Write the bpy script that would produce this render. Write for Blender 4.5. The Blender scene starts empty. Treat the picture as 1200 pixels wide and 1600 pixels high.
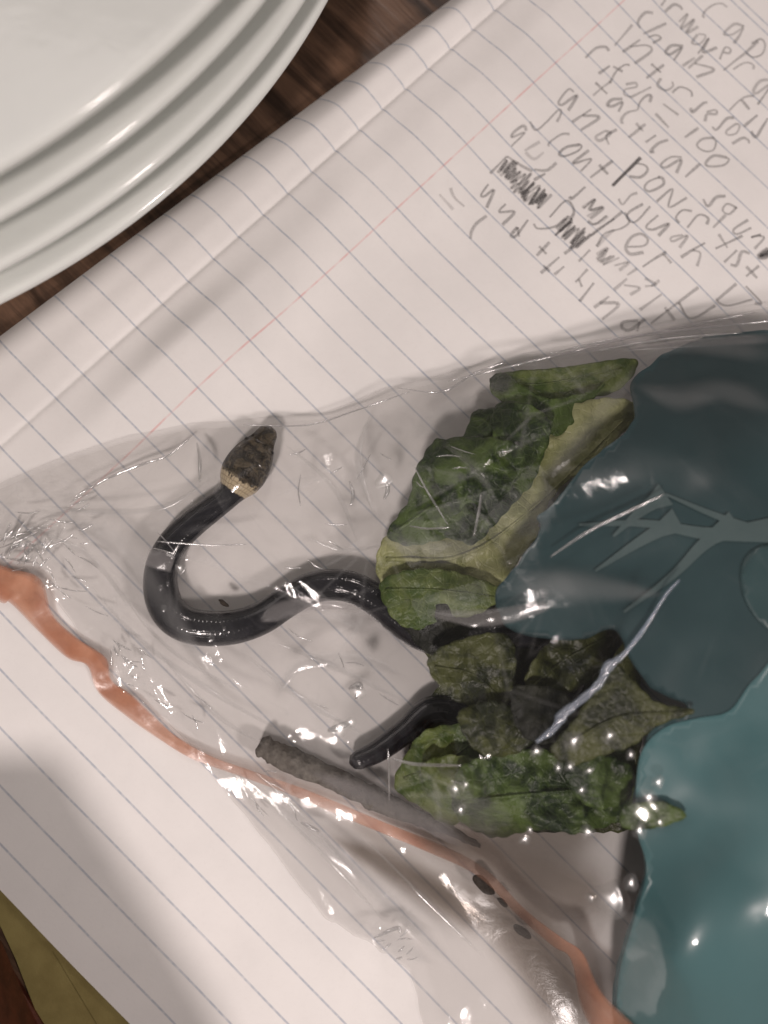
import bpy, bmesh, math, random
import numpy as np
from mathutils import Vector, Matrix
from mathutils.geometry import delaunay_2d_cdt

rng = np.random.default_rng(7)
random.seed(7)
sc = bpy.context.scene
COL = sc.collection

# ------------------------------------------------------------------ camera
# All lengths below are written in a unit of 0.816 mm (8.7 units = one 7.1 mm ruled line); G turns them into metres.
# X runs along the ruled lines of the notebook page (0 = red margin), Y up the page, Z up; the page lies at Z = 0.
G = 0.000816
RC = np.array([[0.70717678, 0.70268979, 0.07828186],
               [0.70627344, -0.69692673, -0.12438232],
               [-0.03284547, 0.14324869, -0.98914154]])
EYE = np.array([59.64887621, 1.32930471, 187.25447558])
FPX = 1200.0

cam_d = bpy.data.cameras.new("camera")
cam = bpy.data.objects.new("camera", cam_d)
COL.objects.link(cam)
m = Matrix(((RC[0][0], -RC[1][0], -RC[2][0], EYE[0] * G),
            (RC[0][1], -RC[1][1], -RC[2][1], EYE[1] * G),
            (RC[0][2], -RC[1][2], -RC[2][2], EYE[2] * G),
            (0, 0, 0, 1)))
cam.matrix_world = m
cam_d.sensor_fit = 'HORIZONTAL'
cam_d.sensor_width = 26.0
cam_d.lens = 26.0
cam_d.clip_start = 0.005
cam_d.clip_end = 20.0
cam_d.dof.use_dof = True
cam_d.dof.focus_distance = 183 * G
cam_d.dof.aperture_fstop = 8.0
sc.camera = cam

# ------------------------------------------------------------------ light: a room at evening, warm bulbs, no daylight
world = bpy.data.worlds.new("World")
sc.world = world
world.use_nodes = True
bg = world.node_tree.nodes["Background"]
bg.inputs[0].default_value = (1.0, 0.90, 0.85, 1)
bg.inputs[1].default_value = 0.13


def lamp(name, d, dist, radius, watts, color):
    """A round area lamp at direction d (camera right, camera up, vertical) and distance in metres from the snake."""
    l = bpy.data.lights.new(name, 'AREA')
    l.shape = 'DISK'
    l.size = radius * 2
    l.energy = watts
    l.color = color
    o = bpy.data.objects.new(name, l)
    COL.objects.link(o)
    v = Vector((0.71, 0.70, 0)) * d[0] + Vector((-0.71, 0.70, 0)) * d[1] + Vector((0, 0, 1)) * d[2]
    v.normalize()
    tgt = Vector((50, 10, 0)) * G
    o.location = tgt + v * dist
    o.rotation_euler = (-v).to_track_quat('-Z', 'Y').to_euler()
    return o


lamp("bulb_key", (-0.30, -0.70, 1.0), 0.80, 0.045, 3.4, (1.0, 0.885, 0.845))
lamp("bulb_side", (0.85, -0.50, 0.85), 0.85, 0.045, 2.3, (1.0, 0.885, 0.845))
lamp("bulb_back", (0.10, 0.90, 1.0), 0.95, 0.040, 0.7, (1.0, 0.885, 0.84))
lamp("soft_fill", (-0.95, 1.0, 1.0), 1.5, 0.45, 1.9, (1.0, 0.90, 0.865))  # added soft fill, set low aside so its reflection misses the dark film

sc.view_settings.view_transform = 'Standard'
sc.view_settings.look = 'None'
sc.view_settings.exposure = 0.10
sc.view_settings.gamma = 1.0
sc.view_settings.use_curve_mapping = False
sc.cycles.use_denoising = True
sc.cycles.max_bounces = 14
sc.cycles.transparent_max_bounces = 24
sc.cycles.diffuse_bounces = 4
sc.cycles.glossy_bounces = 4
sc.cycles.caustics_reflective = False
sc.cycles.caustics_refractive = False
sc.cycles.sample_clamp_indirect = 4.0


# ------------------------------------------------------------------ helpers
def U(px, py, z):
    """Point(s) at height z that the photograph shows at pixel (px, py)."""
    px, py, z = np.broadcast_arrays(np.asarray(px, float), np.asarray(py, float), np.asarray(z, float))
    d = np.stack([(px - 600) / FPX, (py - 800) / FPX, np.ones_like(px)], -1) @ RC
    s = (z - EYE[2]) / d[..., 2]
    return EYE + d * s[..., None]


def catmull(P, n=8, closed=False):
    P = np.asarray(P, float)
    if len(P) < 3 and not closed:
        t = np.linspace(0, 1, n + 1)[:, None]
        return P[0] * (1 - t) + P[-1] * t
    if closed:
        Q = np.vstack([P[-1], P, P[0], P[1]])
    else:
        Q = np.vstack([2 * P[0] - P[1], P, 2 * P[-1] - P[-2]])
    out = []
    for i in range(1, len(Q) - 2):
        p0, p1, p2, p3 = Q[i - 1], Q[i], Q[i + 1], Q[i + 2]
        for k in range(n):
            t = k / n
            out.append(0.5 * ((2 * p1) + (-p0 + p2) * t + (2 * p0 - 5 * p1 + 4 * p2 - p3) * t * t + (-p0 + 3 * p1 - 3 * p2 + p3) * t ** 3))
    if not closed:
        out.append(Q[-2])
    return np.array(out)


def mesh_obj(name, V, F, mat, parent=None, smooth=True, uv=None, attrs=None):
    me = bpy.data.meshes.new(name)
    me.from_pydata([tuple(v) for v in (np.asarray(V, float) * G).tolist()], [], [tuple(f) for f in F])
    me.update()
    if smooth:
        me.polygons.foreach_set("use_smooth", [True] * len(me.polygons))
    if uv is not None:
        lay = me.uv_layers.new(name="UVMap")
        idx = np.empty(len(me.loops), dtype=np.int32)
        me.loops.foreach_get("vertex_index", idx)
        lay.data.foreach_set("uv", np.asarray(uv, float)[idx].ravel())
    for k, a in (attrs or {}).items():
        at = me.attributes.new(k, 'FLOAT', 'POINT')
        at.data.foreach_set("value", np.asarray(a, float))
    if mat is not None:
        me.materials.append(mat)
    o = bpy.data.objects.new(name, me)
    COL.objects.link(o)
    if parent is not None:
        o.parent = parent
        o.matrix_parent_inverse = parent.matrix_world.inverted()
    return o


def empty(name, loc):
    o = bpy.data.objects.new(name, None)
    o.empty_display_size = 0.01
    COL.objects.link(o)
    o.location = Vector(loc) * G
    o.matrix_world = Matrix.Translation(Vector(loc) * G)
    return o


def tag(o, label=None, cat=None, group=None, kind=None):
    for k, v in (("label", label), ("category", cat), ("group", group), ("kind", kind)):
        if v:
            o[k] = v
    return o


def grid_faces(nu, nv):
    i = np.arange(nu - 1)[:, None] * nv + np.arange(nv - 1)[None, :]
    i = i.ravel()
    return np.stack([i, i + nv, i + nv + 1, i + 1], 1).tolist()


def tube(P, r, sides=8, flat=1.0, caps=True):
    """Tube through points P with radius r (scalar or per point)."""
    P = np.asarray(P, float)
    n = len(P)
    r = np.broadcast_to(np.asarray(r, float), (n,))
    T = np.gradient(P, axis=0)
    T /= np.linalg.norm(T, axis=1)[:, None] + 1e-9
    up = np.array([0, 0, 1.0])
    S = np.cross(T, up)
    S /= np.linalg.norm(S, axis=1)[:, None] + 1e-9
    N = np.cross(S, T)
    a = np.linspace(0, 2 * np.pi, sides, endpoint=False)
    V = (P[:, None] + r[:, None, None] * (np.cos(a)[None, :, None] * S[:, None] + flat * np.sin(a)[None, :, None] * N[:, None])).reshape(-1, 3)
    F = []
    for i in range(n - 1):
        for k in range(sides):
            k2 = (k + 1) % sides
            F.append((i * sides + k, i * sides + k2, (i + 1) * sides + k2, (i + 1) * sides + k))
    if caps:
        F.append(tuple(range(sides))[::-1])
        F.append(tuple((n - 1) * sides + k for k in range(sides)))
    return V, F


def value_noise(shape_xy, scale, seed):
    """Smooth noise at points (N,2), about -1..1."""
    r = np.random.default_rng(seed)
    tab = r.uniform(-1, 1, (256, 256))
    q = np.asarray(shape_xy, float) / scale + 91.3
    i = np.floor(q).astype(int)
    f = q - i
    f = f * f * (3 - 2 * f)
    a = tab[i[:, 0] % 256, i[:, 1] % 256]
    b = tab[(i[:, 0] + 1) % 256, i[:, 1] % 256]
    c = tab[i[:, 0] % 256, (i[:, 1] + 1) % 256]
    d = tab[(i[:, 0] + 1) % 256, (i[:, 1] + 1) % 256]
    return (a * (1 - f[:, 0]) + b * f[:, 0]) * (1 - f[:, 1]) + (c * (1 - f[:, 0]) + d * f[:, 0]) * f[:, 1]


class Crumple:
    """Flat facets between sharp folds: random heights on a Delaunay net, rasterised over a rectangle."""

    def __init__(self, x0, y0, x1, y1, spacing, seed, step=2.0, stretch=1.0, angle=0.0):
        r = np.random.default_rng(seed)
        self.c, self.s = math.cos(angle), math.sin(angle)
        self.stretch = stretch
        cx = np.array([[x0, y0], [x1, y0], [x1, y1], [x0, y1]], float)
        q = self.rot(cx)
        lo = q.min(0) - spacing * 2
        hi = q.max(0) + spacing * 2
        nx, ny = np.ceil((hi - lo) / spacing).astype(int) + 1
        gx, gy = np.meshgrid(np.arange(nx), np.arange(ny), indexing='ij')
        P = np.stack([gx.ravel(), gy.ravel()], 1) * spacing + lo + r.uniform(-.45, .45, (nx * ny, 2)) * spacing
        H = r.uniform(-1, 1, len(P))
        res = delaunay_2d_cdt([Vector(p) for p in P.tolist()], [], [], 0, 1e-5)
        vo, fo, src = res[0], res[2], res[3]
        vo = np.array([tuple(v) for v in vo])
        hh = np.array([H[s[0]] if s else 0 for s in src])
        self.lo, self.step = lo, step
        W, Hh = (np.ceil((hi - lo) / step).astype(int) + 2)
        img = np.zeros((W, Hh))
        for f in fo:
            a, b, c = (vo[f[0]] - lo) / step, (vo[f[1]] - lo) / step, (vo[f[2]] - lo) / step
            mn = np.floor(np.minimum(np.minimum(a, b), c)).astype(int)
            mx = np.ceil(np.maximum(np.maximum(a, b), c)).astype(int)
            mn = np.maximum(mn, 0)
            mx = np.minimum(mx, [W - 1, Hh - 1])
            if (mx < mn).any():
                continue
            X, Y = np.meshgrid(np.arange(mn[0], mx[0] + 1), np.arange(mn[1], mx[1] + 1), indexing='ij')
            den = (b[1] - c[1]) * (a[0] - c[0]) + (c[0] - b[0]) * (a[1] - c[1])
            if abs(den) < 1e-9:
                continue
            w0 = ((b[1] - c[1]) * (X - c[0]) + (c[0] - b[0]) * (Y - c[1])) / den
            w1 = ((c[1] - a[1]) * (X - c[0]) + (a[0] - c[0]) * (Y - c[1])) / den
            w2 = 1 - w0 - w1
            ok = (w0 >= -1e-6) & (w1 >= -1e-6) & (w2 >= -1e-6)
            val = w0 * hh[f[0]] + w1 * hh[f[1]] + w2 * hh[f[2]]
            img[X[ok], Y[ok]] = val[ok]
        self.img = img
        g0, g1 = np.gradient(img)
        lap = np.abs(np.gradient(g0, axis=0)) + np.abs(np.gradient(g1, axis=1))
        self.lap = lap / (np.percentile(lap, 97) + 1e-9)

    def rot(self, p):
        p = np.asarray(p, float)
        x = (p[..., 0] * self.c + p[..., 1] * self.s) / self.stretch
        y = -p[..., 0] * self.s + p[..., 1] * self.c
        return np.stack([x, y], -1)

    def __call__(self, p, img=None):
        q = (self.rot(p) - self.lo) / self.step
        I = self.img if img is None else img
        W, H = I.shape
        q[..., 0] = np.clip(q[..., 0], 0, W - 2.001)
        q[..., 1] = np.clip(q[..., 1], 0, H - 2.001)
        i = np.floor(q).astype(int)
        f = q - i
        a, b = I[i[..., 0], i[..., 1]], I[i[..., 0] + 1, i[..., 1]]
        c, d = I[i[..., 0], i[..., 1] + 1], I[i[..., 0] + 1, i[..., 1] + 1]
        return (a * (1 - f[..., 0]) + b * f[..., 0]) * (1 - f[..., 1]) + (c * (1 - f[..., 0]) + d * f[..., 0]) * f[..., 1]


def fill_outline(poly, spacing):
    """Triangulate the inside of a closed 2-D outline with evenly spread inner points."""
    poly = np.asarray(poly, float)
    n = len(poly)
    lo, hi = poly.min(0), poly.max(0)
    gx = np.arange(lo[0], hi[0], spacing)
    gy = np.arange(lo[1], hi[1], spacing * .87)
    X, Y = np.meshgrid(gx, gy, indexing='ij')
    X = X + (np.arange(len(gy)) % 2)[None] * spacing * .5
    Q = np.stack([X.ravel(), Y.ravel()], 1)
    inside = np.zeros(len(Q), bool)
    dmin = np.full(len(Q), 1e9)
    for i in range(n):
        a, b = poly[i], poly[(i + 1) % n]
        cond = (a[1] > Q[:, 1]) != (b[1] > Q[:, 1])
        with np.errstate(divide='ignore', invalid='ignore'):
            xx = (b[0] - a[0]) * (Q[:, 1] - a[1]) / (b[1] - a[1] + 1e-12) + a[0]
        inside ^= cond & (Q[:, 0] < xx)
        ab = b - a
        t = np.clip(((Q - a) @ ab) / (ab @ ab + 1e-9), 0, 1)
        dmin = np.minimum(dmin, np.linalg.norm(Q - (a + t[:, None] * ab), axis=1))
    Q = Q[inside & (dmin > spacing * .4)]
    P = np.vstack([poly, Q])
    res = delaunay_2d_cdt([Vector(p) for p in P.tolist()], [], [list(range(n))], 1, 1e-5)
    V = np.array([tuple(v) for v in res[0]])
    return V, [tuple(f) for f in res[2]]


# ------------------------------------------------------------------ materials
class Nodes:
    def __init__(self, name):
        self.mat = bpy.data.materials.new(name)
        self.mat.use_nodes = True
        self.t = self.mat.node_tree
        self.t.nodes.clear()
        self.out = self.t.nodes.new("ShaderNodeOutputMaterial")

    def n(self, typ, **kw):
        nd = self.t.nodes.new(typ)
        for k, v in kw.items():
            setattr(nd, k, v)
        return nd

    def set(self, sock, v):
        if hasattr(v, "links") or isinstance(v, bpy.types.NodeSocket):
            self.t.links.new(v, sock)
        else:
            if isinstance(v, tuple) and len(v) == 3 and sock.type == 'RGBA':
                v = (*v, 1)
            sock.default_value = v

    def math(self, op, a, b=None, c=None, clamp=False):
        nd = self.n("ShaderNodeMath", operation=op, use_clamp=clamp)
        for i, v in enumerate((a, b, c)):
            if v is not None:
                self.set(nd.inputs[i], v)
        return nd.outputs[0]

    def smooth(self, x, a, b, ra=0.0, rb=1.0):
        nd = self.n("ShaderNodeMapRange", interpolation_type='SMOOTHSTEP')
        for i, v in enumerate((x, a, b, ra, rb)):
            self.set(nd.inputs[i], v)
        return nd.outputs[0]

    def mix(self, f, a, b):
        nd = self.n("ShaderNodeMix", data_type='RGBA')
        self.set(nd.inputs[0], f)
        self.set(nd.inputs[6], a)
        self.set(nd.inputs[7], b)
        return nd.outputs[2]

    def noise(self, vec, scale, detail=3, rough=.55, dist=0.0):
        nd = self.n("ShaderNodeTexNoise")
        self.set(nd.inputs["Vector"], vec)
        nd.inputs["Scale"].default_value = scale
        nd.inputs["Detail"].default_value = detail
        nd.inputs["Roughness"].default_value = rough
        nd.inputs["Distortion"].default_value = dist
        return nd.outputs["Fac"]

    def coord(self, scale=(1, 1, 1), rot=(0, 0, 0), kind="Object"):
        tc = self.n("ShaderNodeTexCoord")
        mp = self.n("ShaderNodeMapping")
        self.t.links.new(tc.outputs[kind], mp.inputs[0])
        mp.inputs["Scale"].default_value = scale
        mp.inputs["Rotation"].default_value = rot
        return mp.outputs[0]

    def bump(self, h, strength=.3, dist=0.0003, normal=None):
        nd = self.n("ShaderNodeBump")
        nd.inputs["Strength"].default_value = strength
        nd.inputs["Distance"].default_value = dist
        self.set(nd.inputs["Height"], h)
        if normal is not None:
            self.set(nd.inputs["Normal"], normal)
        return nd.outputs[0]

    def principled(self, color, rough=.5, spec=.5, normal=None, **kw):
        nd = self.n("ShaderNodeBsdfPrincipled")
        self.set(nd.inputs["Base Color"], color)
        self.set(nd.inputs["Roughness"], rough)
        self.set(nd.inputs["Specular IOR Level"], spec)
        if normal is not None:
            self.set(nd.inputs["Normal"], normal)
        for k, v in kw.items():
            self.set(nd.inputs[k.replace("_", " ")], v)
        return nd.outputs[0]

    def mixsh(self, f, a, b):
        nd = self.n("ShaderNodeMixShader")
        self.set(nd.inputs[0], f)
        self.set(nd.inputs[1], a)
        self.set(nd.inputs[2], b)
        return nd.outputs[0]

    def done(self, sh):
        self.t.links.new(sh, self.out.inputs[0])
        return self.mat


def paper_material():
    N = Nodes("ruled paper")
    co = N.coord((1 / G, 1 / G, 1 / G))
    sep = N.n("ShaderNodeSeparateXYZ")
    N.t.links.new(co, sep.inputs[0])
    x, y = sep.outputs[0], sep.outputs[1]
    wob = N.noise(co, .05, 2)
    fr = N.math('FRACT', N.math('ADD', N.math('DIVIDE', y, 8.7), 0.5))
    d = N.math('MULTIPLY', N.math('ABSOLUTE', N.math('SUBTRACT', fr, 0.5)), 8.7)
    line = N.smooth(d, 0.08, 0.38, 1, 0)
    below = N.math('LESS_THAN', y, HEADER - 4)
    line = N.math('MULTIPLY', line, below)
    for hy in (HEADER, HEADER + 2.3):
        dh = N.math('ABSOLUTE', N.math('SUBTRACT', y, hy))
        line = N.math('MAXIMUM', line, N.smooth(dh, .12, .4, 1, 0))
    ink = N.noise(co, .8, 3)
    line = N.math('MULTIPLY', line, N.smooth(ink, .2, .7, .30, .64))
    red = N.smooth(N.math('ABSOLUTE', x), .1, .38, 1, 0)
    red = N.math('MULTIPLY', red, N.smooth(N.noise(co, .3, 3), .3, .7, .15, .55))
    base = N.mix(N.smooth(N.noise(co, .03, 5, .6), .3, .7), (0.78, 0.758, 0.74), (0.845, 0.82, 0.80))
    base = N.mix(N.smooth(N.noise(co, 1.1, 5, .7), .50, .80, 0, .10), base, (.55, .52, .50))
    c = N.mix(red, base, (.72, .30, .29))
    c = N.mix(line, c, (.25, .31, .41))
    b = N.bump(N.noise(co, 1.3, 5, .65), .12, .0002)
    sh = N.principled(c, .75, .25, b)
    return N.done(sh)


def simple(name, color, rough=.5, spec=.5, noise=None, bump=None, color2=None, **kw):
    N = Nodes(name)
    co = N.coord((1 / G, 1 / G, 1 / G))
    c = color
    if color2 is not None:
        c = N.mix(N.smooth(N.noise(co, noise or .3, 5, .6), .3, .7), color, color2)
    nb = N.bump(N.noise(co, bump[0], 4, .6), bump[1], bump[2]) if bump else None
    return N.done(N.principled(c, rough, spec, nb, **kw))


def wood_material():
    N = Nodes("dark table wood")
    co = N.coord((.02 / G, .16 / G, .1 / G), (0, 0, math.radians(-38)))
    g = N.noise(co, 1.0, 8, .65, .6)
    fine = N.noise(N.coord((.05 / G, 1.4 / G, .1 / G), (0, 0, math.radians(-38))), 1.0, 4, .6)
    ring = N.smooth(g, .32, .68)
    c = N.mix(ring, (.030, .017, .011), (.165, .095, .060))
    c = N.mix(N.smooth(fine, .52, .75, 0, .6), c, (.02, .012, .008))
    h = N.math('ADD', g, N.math('MULTIPLY', fine, .5))
    return N.done(N.principled(c, N.smooth(fine, .3, .7, .35, .55), .4, N.bump(h, .25, .0004)))


def film_material(name, milk=.004, tint=(.972, .968, .965), rough=.085, milk_var=.03, crinkle=.07, gloss_boost=1.0, milk_col=(.82, .82, .82), fade=False):
    N = Nodes(name)
    co = N.coord((1 / G, 1 / G, 1 / G))
    n1 = N.noise(co, .35, 6, .65, .8)
    n2 = N.noise(co, 1.6, 3, .6)
    vor = N.n("ShaderNodeTexVoronoi", feature='DISTANCE_TO_EDGE')
    N.set(vor.inputs["Vector"], co)
    vor.inputs["Scale"].default_value = .22
    vor.inputs["Randomness"].default_value = 1
    h = N.math('ADD', N.math('MULTIPLY', n1, 1.0), N.math('MULTIPLY', n2, .15))
    cm = N.n("ShaderNodeAttribute", attribute_name="crisp")
    b = N.bump(N.math('MULTIPLY', h, cm.outputs["Fac"]), crinkle, .0012)
    lw = N.n("ShaderNodeLayerWeight")
    lw.inputs[0].default_value = .5
    N.set(lw.inputs["Normal"], b)
    f5 = N.math('POWER', lw.outputs["Facing"], 4.0)
    fres = N.math('MULTIPLY_ADD', f5, .8, .046 * gloss_boost, clamp=True)
    tr = N.n("ShaderNodeBsdfTransparent")
    N.set(tr.inputs[0], tint)
    dif = N.n("ShaderNodeBsdfDiffuse")
    N.set(dif.inputs[0], milk_col)
    trl = N.n("ShaderNodeBsdfTranslucent")
    N.set(trl.inputs[0], milk_col)
    mk = N.mixsh(.45, dif.outputs[0], trl.outputs[0])
    patch = N.noise(N.coord((.022 / G, .045 / G, .03 / G), (0, 0, .5)), 1.0, 4, .5, .6)
    fac = N.smooth(patch, .48, .72, milk, milk + milk_var)
    wh = N.n("ShaderNodeAttribute", attribute_name="white")
    fac = N.math('ADD', fac, N.math('MULTIPLY', wh.outputs["Fac"], .20), clamp=True)  # pale creases also imitate light caught along the wrinkles
    body = N.mixsh(fac, tr.outputs[0], mk)
    gl = N.n("ShaderNodeBsdfGlossy")
    N.set(gl.inputs[0], (.97, .97, .97))
    gl.inputs["Roughness"].default_value = rough
    N.set(gl.inputs["Normal"], b)
    sh = N.mixsh(fres, body, gl.outputs[0])
    if fade:
        fa = N.n("ShaderNodeAttribute", attribute_name="fade")
        t0 = N.n("ShaderNodeBsdfTransparent")
        sh = N.mixsh(fa.outputs["Fac"], t0.outputs[0], sh)
    return N.done(sh)


def leaf_material(name, c1, c2, rough=.38, net=.35, bumps=.45):
    N = Nodes(name)
    co = N.coord((1 / G, 1 / G, 1 / G))
    n1 = N.noise(co, .12, 6, .62, .5)
    n2 = N.noise(co, .55, 4, .6)
    c = N.mix(N.smooth(n1, .40, .62), c1, c2)
    vor = N.n("ShaderNodeTexVoronoi", feature='DISTANCE_TO_EDGE')
    N.set(vor.inputs["Vector"], co)
    vor.inputs["Scale"].default_value = .42
    vein = N.smooth(vor.outputs[0], 0.0, .10, 1, 0)
    c = N.mix(N.math('MULTIPLY', vein, .35 * net), c, tuple(min(1, v * 1.7 + .01) for v in c2))
    h = N.math('ADD', N.math('MULTIPLY', vein, -.5 * net), N.math('MULTIPLY', n2, .9))
    b = N.bump(h, bumps, .0009)
    p = N.principled(c, rough, .45, b)
    tl = N.n("ShaderNodeBsdfTranslucent")
    N.set(tl.inputs[0], c)
    return N.done(N.mixsh(.18, p, tl.outputs[0]))


def snake_material():
    N = Nodes("snake scales")
    at = N.n("ShaderNodeAttribute", attribute_name="along")     # px along the body from the snout
    ar = N.n("ShaderNodeAttribute", attribute_name="around")    # turn round the body, 0 = back
    s, a = at.outputs["Fac"], ar.outputs["Fac"]
    co = N.coord((1 / G, 1 / G, 1 / G))
    uvn = N.n("ShaderNodeCombineXYZ")
    N.set(uvn.inputs[0], N.math('DIVIDE', s, 7.0))
    N.set(uvn.inputs[1], N.math('MULTIPLY', a, 17.0))
    vor = N.n("ShaderNodeTexVoronoi", feature='DISTANCE_TO_EDGE')
    N.set(vor.inputs["Vector"], uvn.outputs[0])
    vor.inputs["Scale"].default_value = 1.0
    vor.inputs["Randomness"].default_value = .35
    edge = N.smooth(vor.outputs[0], 0, .16)
    body = N.mix(N.smooth(N.noise(co, .5, 4), .3, .7), (.007, .007, .010), (.016, .016, .021))
    body = N.mix(N.math('MULTIPLY', N.math('SUBTRACT', 1.0, edge), .5), body, (.008, .008, .009))
    hn = N.noise(co, .42, 6, .72, .8)
    head = N.mix(N.smooth(hn, .40, .66), (.022, .016, .010), (.155, .122, .078))
    # cream collar behind the head, its front edge uneven
    wob = N.math('MULTIPLY', N.math('SUBTRACT', N.noise(co, .9, 3), .5), 26)
    sa = N.math('ADD', s, wob)
    front = N.smooth(N.math('ADD', s, N.math('MULTIPLY', wob, 1.1)), 94, 98)
    back = N.smooth(N.math('ADD', s, N.math('MULTIPLY', wob, .25)), 115, 118)
    col = N.mix(edge, (.24, .19, .12), (.45, .375, .25))
    c = N.mix(front, head, col)
    c = N.mix(back, c, body)
    vh = N.n("ShaderNodeTexVoronoi", feature='DISTANCE_TO_EDGE')
    N.set(vh.inputs["Vector"], co)
    vh.inputs["Scale"].default_value = .34
    plate = N.smooth(vh.outputs[0], 0, .10)
    hh = N.math('ADD', N.math('MULTIPLY', plate, .8), N.math('MULTIPLY', hn, 3.2))
    isb = N.smooth(s, 84, 92)
    h = N.math('ADD', N.math('MULTIPLY', hh, N.math('MULTIPLY', N.math('SUBTRACT', 1.0, isb), 4.0)), N.math('MULTIPLY', edge, .022))
    b = N.bump(h, .7, .0006)
    r = N.smooth(s, 95, 115, .15, .13)
    return N.done(N.principled(c, r, .7, b))


def pencil_material():
    N = Nodes("pencil graphite")
    co = N.coord((1 / G, 1 / G, 1 / G))
    at = N.n("ShaderNodeAttribute", attribute_name="across")
    dk = N.n("ShaderNodeAttribute", attribute_name="dark")
    edge = N.smooth(N.math('ABSOLUTE', at.outputs["Fac"]), .35, 1.0, 1, 0)
    gr = N.smooth(N.noise(co, 4.5, 3, .7), .30, .62, .25, 1)
    a = N.math('MULTIPLY', N.math('MULTIPLY', edge, gr), dk.outputs["Fac"], clamp=True)
    tr = N.n("ShaderNodeBsdfTransparent")
    p = N.principled((.10, .095, .095), .45, .4)
    return N.done(N.mixsh(a, tr.outputs[0], p))


HEADER = float(U(1171, 26, 0)[1])
M = {}
M['paper'] = paper_material()
M['block'] = simple("stacked sheets", (.70, .67, .63), .8, .2, .4, None, (.78, .75, .71))
M['cover'] = simple("olive card cover", (.25, .20, .075), .55, .35, .2, (1.2, .15, .0003), (.30, .245, .095))
M['wood'] = wood_material()
M['redwood'] = simple('dark red brown wood', (.050, .012, .006), .5, .4, .2, (.4, .2, .0005), (.11, .030, .014))
M['ceramic'] = simple("glazed ceramic", (.725, .745, .715), .10, .55, .05, (.06, .06, .002), (.755, .775, .745))
M['film'] = film_material("clear film")
M['film_low'] = film_material("clear film below", .15, (.975, .972, .97), .12, .06, .08, milk_col=(.93, .92, .915))
M['fold'] = film_material("doubled film sheen", .30, (.85, .84, .84), .16, .12, .1, 1.3, (.62, .60, .60), True)
M["fold_sheen"] = film_material("folded film", .12, (.90, .90, .90), .14, .10, .08, 1.2, fade=True)  # its milky tone also stands for sheen on the film
M["fold_shade"] = film_material("film tinted as shade", .16, (.44, .40, .365), .2, .10, .08, .8, (.34, .31, .285), True)  # dark tint stands for the shadow under the leaf heap
M['crease'] = film_material("film crease", .16, (.95, .95, .95), .16, .05, .1, 6.0)
M['ridge'] = film_material("twisted film ridge", .30, (.86, .90, .96), .12, .1, .3, 3.0, (.70, .78, .92))
M['drop'] = film_material("water drop", .03, (.98, .98, .97), .26, 0, .0, 3.2)
M['snake'] = snake_material()
M['eye'] = simple("snake eye", (.006, .005, .005), .08, .6)
M['pencil'] = pencil_material()
M['teal'] = simple("dark teal printed film", (.026, .054, .060), .32, .4, .02, None, (.036, .072, .078))
M['teal_mid'] = simple("mid teal print", (.034, .074, .079), .34, .4, .02, None, (.040, .083, .088))
M['turq'] = simple("turquoise print", (.060, .140, .150), .34, .4, .02, None, (.074, .165, .175))
M['branch'] = simple("pale grey teal print", (.082, .122, .124), .36, .4, .05, None, (.064, .100, .103))
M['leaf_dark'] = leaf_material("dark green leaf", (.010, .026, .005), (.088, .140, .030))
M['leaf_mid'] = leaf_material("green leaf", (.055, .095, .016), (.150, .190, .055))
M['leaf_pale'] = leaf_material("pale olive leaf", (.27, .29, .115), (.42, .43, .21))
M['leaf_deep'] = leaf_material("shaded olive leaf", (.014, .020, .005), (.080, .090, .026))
M['leaf_shade'] = leaf_material('shade black leaf', (.006, .008, .004), (.014, .016, .006), .6)  # near-black colour stands for the shaded gaps in the heap
M['twig'] = simple("grey twig bark", (.115, .104, .092), .8, .2, .6, (.7, .6, .0012), (.20, .184, .162))
M['soil'] = simple("dark crumb", (.025, .018, .013), .8, .2, 1.0, (1.5, .6, .0006), (.05, .038, .028))


def zip_material():
    N = Nodes("orange seal strip")
    co = N.coord((1 / G, 1 / G, 1 / G))
    c = N.mix(N.smooth(N.noise(co, .10, 4), .35, .65), (.45, .19, .11), (.55, .28, .18))
    b = N.bump(N.noise(co, .25, 3, .5), .15, .0010)
    at = N.n("ShaderNodeAttribute", attribute_name="fade")
    p = N.principled(c, .28, .5, b)
    tr = N.n("ShaderNodeBsdfTransparent")
    tr.inputs[0].default_value = (.95, .86, .82, 1)
    return N.done(N.mixsh(N.math('MULTIPLY', at.outputs["Fac"], N.smooth(N.noise(co, .09, 4), .3, .7, .62, 1.0)), tr.outputs[0], p))


M['zip'] = zip_material()

# ------------------------------------------------------------------ the table
V = np.array([(-700, -600, -7), (800, -600, -7), (800, 800, -7), (-700, 800, -7),
              (-700, -600, -40), (800, -600, -40), (800, 800, -40), (-700, 800, -40)], float)
table = mesh_obj("table", V, [(0, 1, 2, 3), (7, 6, 5, 4), (0, 4, 5, 1), (1, 5, 6, 2), (2, 6, 7, 3), (3, 7, 4, 0)], M['wood'], smooth=False)
tag(table, "dark brown wooden table top under the plates and the notebook", None, None, "structure")

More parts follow.
